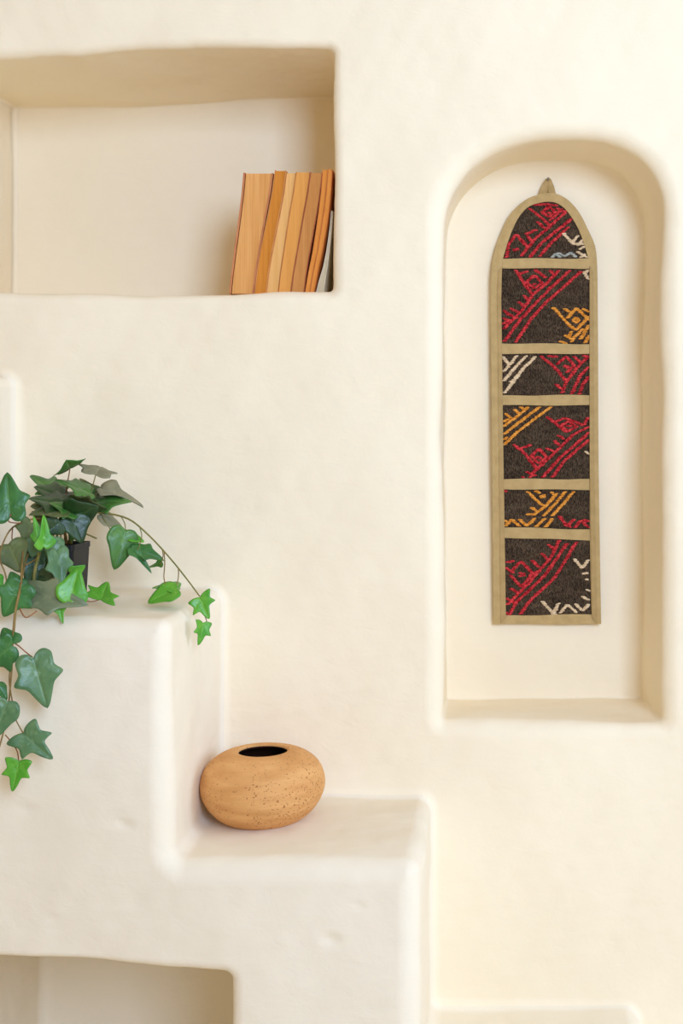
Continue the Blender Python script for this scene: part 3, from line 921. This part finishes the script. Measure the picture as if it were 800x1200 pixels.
stem([(192, 645, 1.732), (193, 660, 1.73), (192, 676, 1.725), (194, 685, 1.72)], 0.0008, 0.0008, STEMG)
stem([(190, 644, 1.732), (191, 652, 1.73), (188, 662, 1.73)], 0.0007, 0.0007, STEMG)
stem([(209, 666, 1.729), (209, 676, 1.727), (207, 686, 1.725)], 0.0008, 0.0007, STEMG)
stem([(240, 722, 1.718), (242, 728, 1.717), (239, 734, 1.715)], 0.0007, 0.0007, STEMG)
stem([(16, 753, HD), (22, 757, HD - .003), (30, 764, HD - .006), (38, 770, HD - .008)], 0.0009, 0.0008, STEMR)
stem([(23, 713, HD + .01), (28, 722, HD + .005), (33, 723, HD + .004), (43, 716, HD + .012)], 0.0009, 0.0008, STEMR)
stem([(85, 707, 1.66), (96, 704, 1.665), (107, 705, 1.67), (116, 703, 1.675)], 0.0008, 0.0008, STEMR)
stem([(6, 861, HD), (12, 868, HD), (20, 880, HD), (22, 893, HD - .003)], 0.0008, 0.0008, STEMR)
stem([(62, 640, 1.76), (52, 642, 1.70), (42, 655, 1.66), (30, 662, 1.63)], 0.0010, 0.0010, STEMG)
stem([(46, 648, 1.655), (41, 668, 1.645), (40, 685, 1.64)], 0.0024, 0.0018, STEMY)

# crown leaves
leaf('A', (82, 549), (80, 541), (17, -9), 1.765, -0.035, 0.0, 'green', 0.10, 0.05)
leaf('A', (112, 556), (119, 545), (21, 5), 1.755, 0.035, 0.0, 'pale', 0.15, 0.12)
leaf('A', (106, 577), (67, 562), (0, -9), 1.755, -0.012, 0.03, 'green', 0.08, 0.08)
leaf('A', (110, 577), (96, 560), (13, 2), 1.775, 0.02, 0.0, 'olive', 0.12, 0.10)
leaf('E', (70, 578), (36, 559), (10, -10), 1.775, 0.01, 0.035, 'green', 0.12, 0.08)
leaf('A', (72, 583), (42, 570), (6, -13), 1.76, -0.01, 0.03, 'dark', 0.1, 0.1)
leaf('A', (80, 592), (36, 584), (5, -13), 1.735, -0.015, 0.035, 'dark', 0.1, 0.1)
leaf('C', (80, 597), (36, 600), (2, -9), 1.72, -0.02, 0.03, 'olive', 0.12, 0.1)
leaf('A', (108, 588), (151, 587), (2, -13), 1.77, -0.01, 0.03, 'green', 0.12, 0.10)
leaf('B', (120, 573), (167, 590), (7, -7), 1.785, 0.0, 0.035, 'pale', 0.25, 0.12)
leaf('A', (84, 588), (122, 598), (-4, 11), 1.745, -0.01, 0.03, 'olive', 0.12, 0.12)
leaf('C', (80, 606), (112, 596), (8, 18), 1.725, -0.012, 0.02, 'dark', 0.10, 0.14)
leaf('C', (84, 604), (94, 635), (17, -3), 1.715, 0.0, 0.01, 'dark', 0.16, 0.10)
leaf('C', (117, 603), (143, 620), (4, -6), 1.755, 0.01, 0.03, 'pale', 0.12, 0.10)
leaf('A', (60, 596), (38, 592), (2, -12), 1.75, -0.02, 0.03, 'olive', 0.1, 0.1)
leaf('A', (92, 586), (96, 574), (24, 4), 1.79, 0.03, 0.0, 'dark', 0.1, 0.1)
leaf('A', (54, 604), (40, 618), (10, 10), 1.735, -0.01, 0.0, 'olive', 0.1, 0.1)
leaf('C', (88, 612), (84, 633), (9, 3), 1.74, -0.01, 0.0, 'green', 0.1, 0.1)
leaf('A', (88, 600), (60, 590), (2, -10), 1.728, -0.015, 0.03, 'green', 0.1, 0.1)
leaf('E', (100, 584), (118, 574), (-6, -8), 1.765, 0.01, 0.02, 'olive', 0.1, 0.1)
leaf('C', (70, 612), (52, 626), (8, 9), 1.70, -0.01, 0.006, 'dark', 0.1, 0.1)
# left cluster
leaf('A', (12, 606), (8, 556), (23, -3), 1.62, 0.012, 0.006, 'mid', 0.14, 0.10)
leaf('A', (37, 613), (29, 642), (14, 8), 1.665, -0.005, 0.012, 'olive', 0.10, 0.10)
leaf('C', (10, 637), (25, 668), (17, -9), 1.645, -0.01, 0.01, 'olive', 0.10, 0.10)
leaf('B', (44, 634), (41, 606), (9, 2), 1.61, 0.006, 0.012, 'bright', 0.25, 0.05)
leaf('B', (51, 641), (52, 605), (12, -2), 1.60, 0.006, 0.010, 'bright', 0.35, 0.05)
leaf('C', (64, 629), (58, 652), (12, 3), 1.66, -0.01, 0.006, 'teal', 0.14, 0.16)
leaf('C', (44, 632), (38, 652), (13, 2), 1.665, -0.008, 0.006, 'teal', 0.10, 0.10)
leaf('C', (56, 640), (50, 672), (14, 3), 1.685, -0.008, 0.006, 'dark', 0.10, 0.10)
leaf('A', (67, 646), (73, 688), (15, -3), 1.63, -0.012, 0.012, 'teal', 0.22, 0.16)
leaf('C', (83, 672), (99, 664), (4, 6), 1.625, 0.0, 0.006, 'bright', 0.15, 0.1)
leaf('C', (82, 706), (90, 667), (17, 5), 1.60, 0.012, 0.004, 'bright', 0.10, 0.08)
leaf('A', (47, 676), (71, 686), (-5, 13), 1.645, -0.006, 0.005, 'dark', 0.14, 0.12)
leaf('C', (60, 676), (52, 666), (8, -3), 1.65, 0.0, 0.004, 'green', 0.1, 0.1)
leaf('A', (34, 696), (98, 706), (-5, 20), 1.605, -0.008, -0.012, 'grey', 0.16, 0.10)
leaf('B', (38, 698), (29, 688), (8, -6), 1.61, 0.0, 0.006, 'grey', 0.16, 0.10)
leaf('B', (70, 712), (73, 730), (7, -2), 1.60, -0.004, 0.002, 'bright', 0.15, 0.1)
leaf('A', (26, 686), (3, 720), (20, 11), 1.59, -0.008, 0.006, 'mid', 0.12, 0.12)
leaf('C', (22, 692), (14, 670), (12, -3), 1.60, 0.01, 0.006, 'mid', 0.12, 0.12)
leaf('C', (28, 692), (28, 712), (6, 1), 1.60, 0.0, 0.006, 'dark', 0.12, 0.12)
leaf('C', (-4, 676), (3, 688), (5, -4), 1.62, 0.0, 0.006, 'bright', 0.12, 0.12)
leaf('A', (42, 656), (33, 690), (14, 4), 1.67, -0.01, 0.006, 'dark', 0.12, 0.12)
leaf('C', (58, 652), (60, 694), (13, 2), 1.69, -0.01, 0.006, 'dark', 0.12, 0.12)
leaf('A', (34, 640), (28, 668), (12, 3), 1.68, -0.01, 0.006, 'olive', 0.12, 0.12)
# hanging strand
leaf('A', (14, 757), (-12, 780), (9, 19), HD - .006, -0.006, 0.004, 'mid', 0.14, 0.14)
leaf('C', (15, 754), (4, 736), (12, -4), HD - .004, 0.006, 0.004, 'mid', 0.14, 0.14)
leaf('A', (39, 771), (54, 827), (26, -9), HD - .010, -0.006, 0.010, 'teal', 0.18, 0.14)
leaf('C', (9, 822), (-6, 862), (16, 5), HD - .008, -0.005, 0.004, 'teal', 0.14, 0.12)
leaf('C', (-3, 802), (8, 819), (6, -4), HD, 0.0, 0.006, 'mid', 0.14, 0.12)
leaf('E', (27, 859), (58, 889), (16, -14), HD - .008, -0.004, 0.006, 'teal', 0.16, 0.12)
leaf('E', (22, 892), (16, 926), (15, 2), HD - .010, -0.003, 0.002, 'bright', 0.18, 0.08)
# right strand
leaf('C', (147, 621), (134, 665), (16, 6), 1.73, -0.010, 0.010, 'green', 0.10, 0.10)
leaf('C', (150, 628), (168, 634), (2, -5), 1.74, 0.0, 0.010, 'bright', 0.10, 0.10)
leaf('A', (158, 644), (191, 654), (-3, 9), 1.735, 0.004, -0.012, 'mid', 0.20, 0.10)
leaf('B', (154, 642), (177, 669), (6, -5), 1.728, -0.004, 0.008, 'mid', 0.20, 0.10)
leaf('B', (189, 659), (174, 665), (2, 4), 1.73, 0.0, 0.008, 'green', 0.15, 0.10)
leaf('C', (210, 688), (180, 688), (1, -5), 1.735, 0.0, 0.025, 'bright', 0.12, 0.10)
leaf('C', (207, 690), (174, 704), (5, 10), 1.712, -0.008, -0.012, 'bright', 0.12, 0.10)
leaf('E', (234, 700), (244, 724), (12, -8), 1.715, -0.006, 0.004, 'bright', 0.18, 0.08)
leaf('E', (238, 730), (234, 755), (9, 2), 1.71, -0.004, 0.010, 'bright', 0.20, 0.08)
leaf('E', (118, 703), (126, 683), (17, 6), 1.672, 0.012, -0.008, 'bright', 0.22, 0.06)
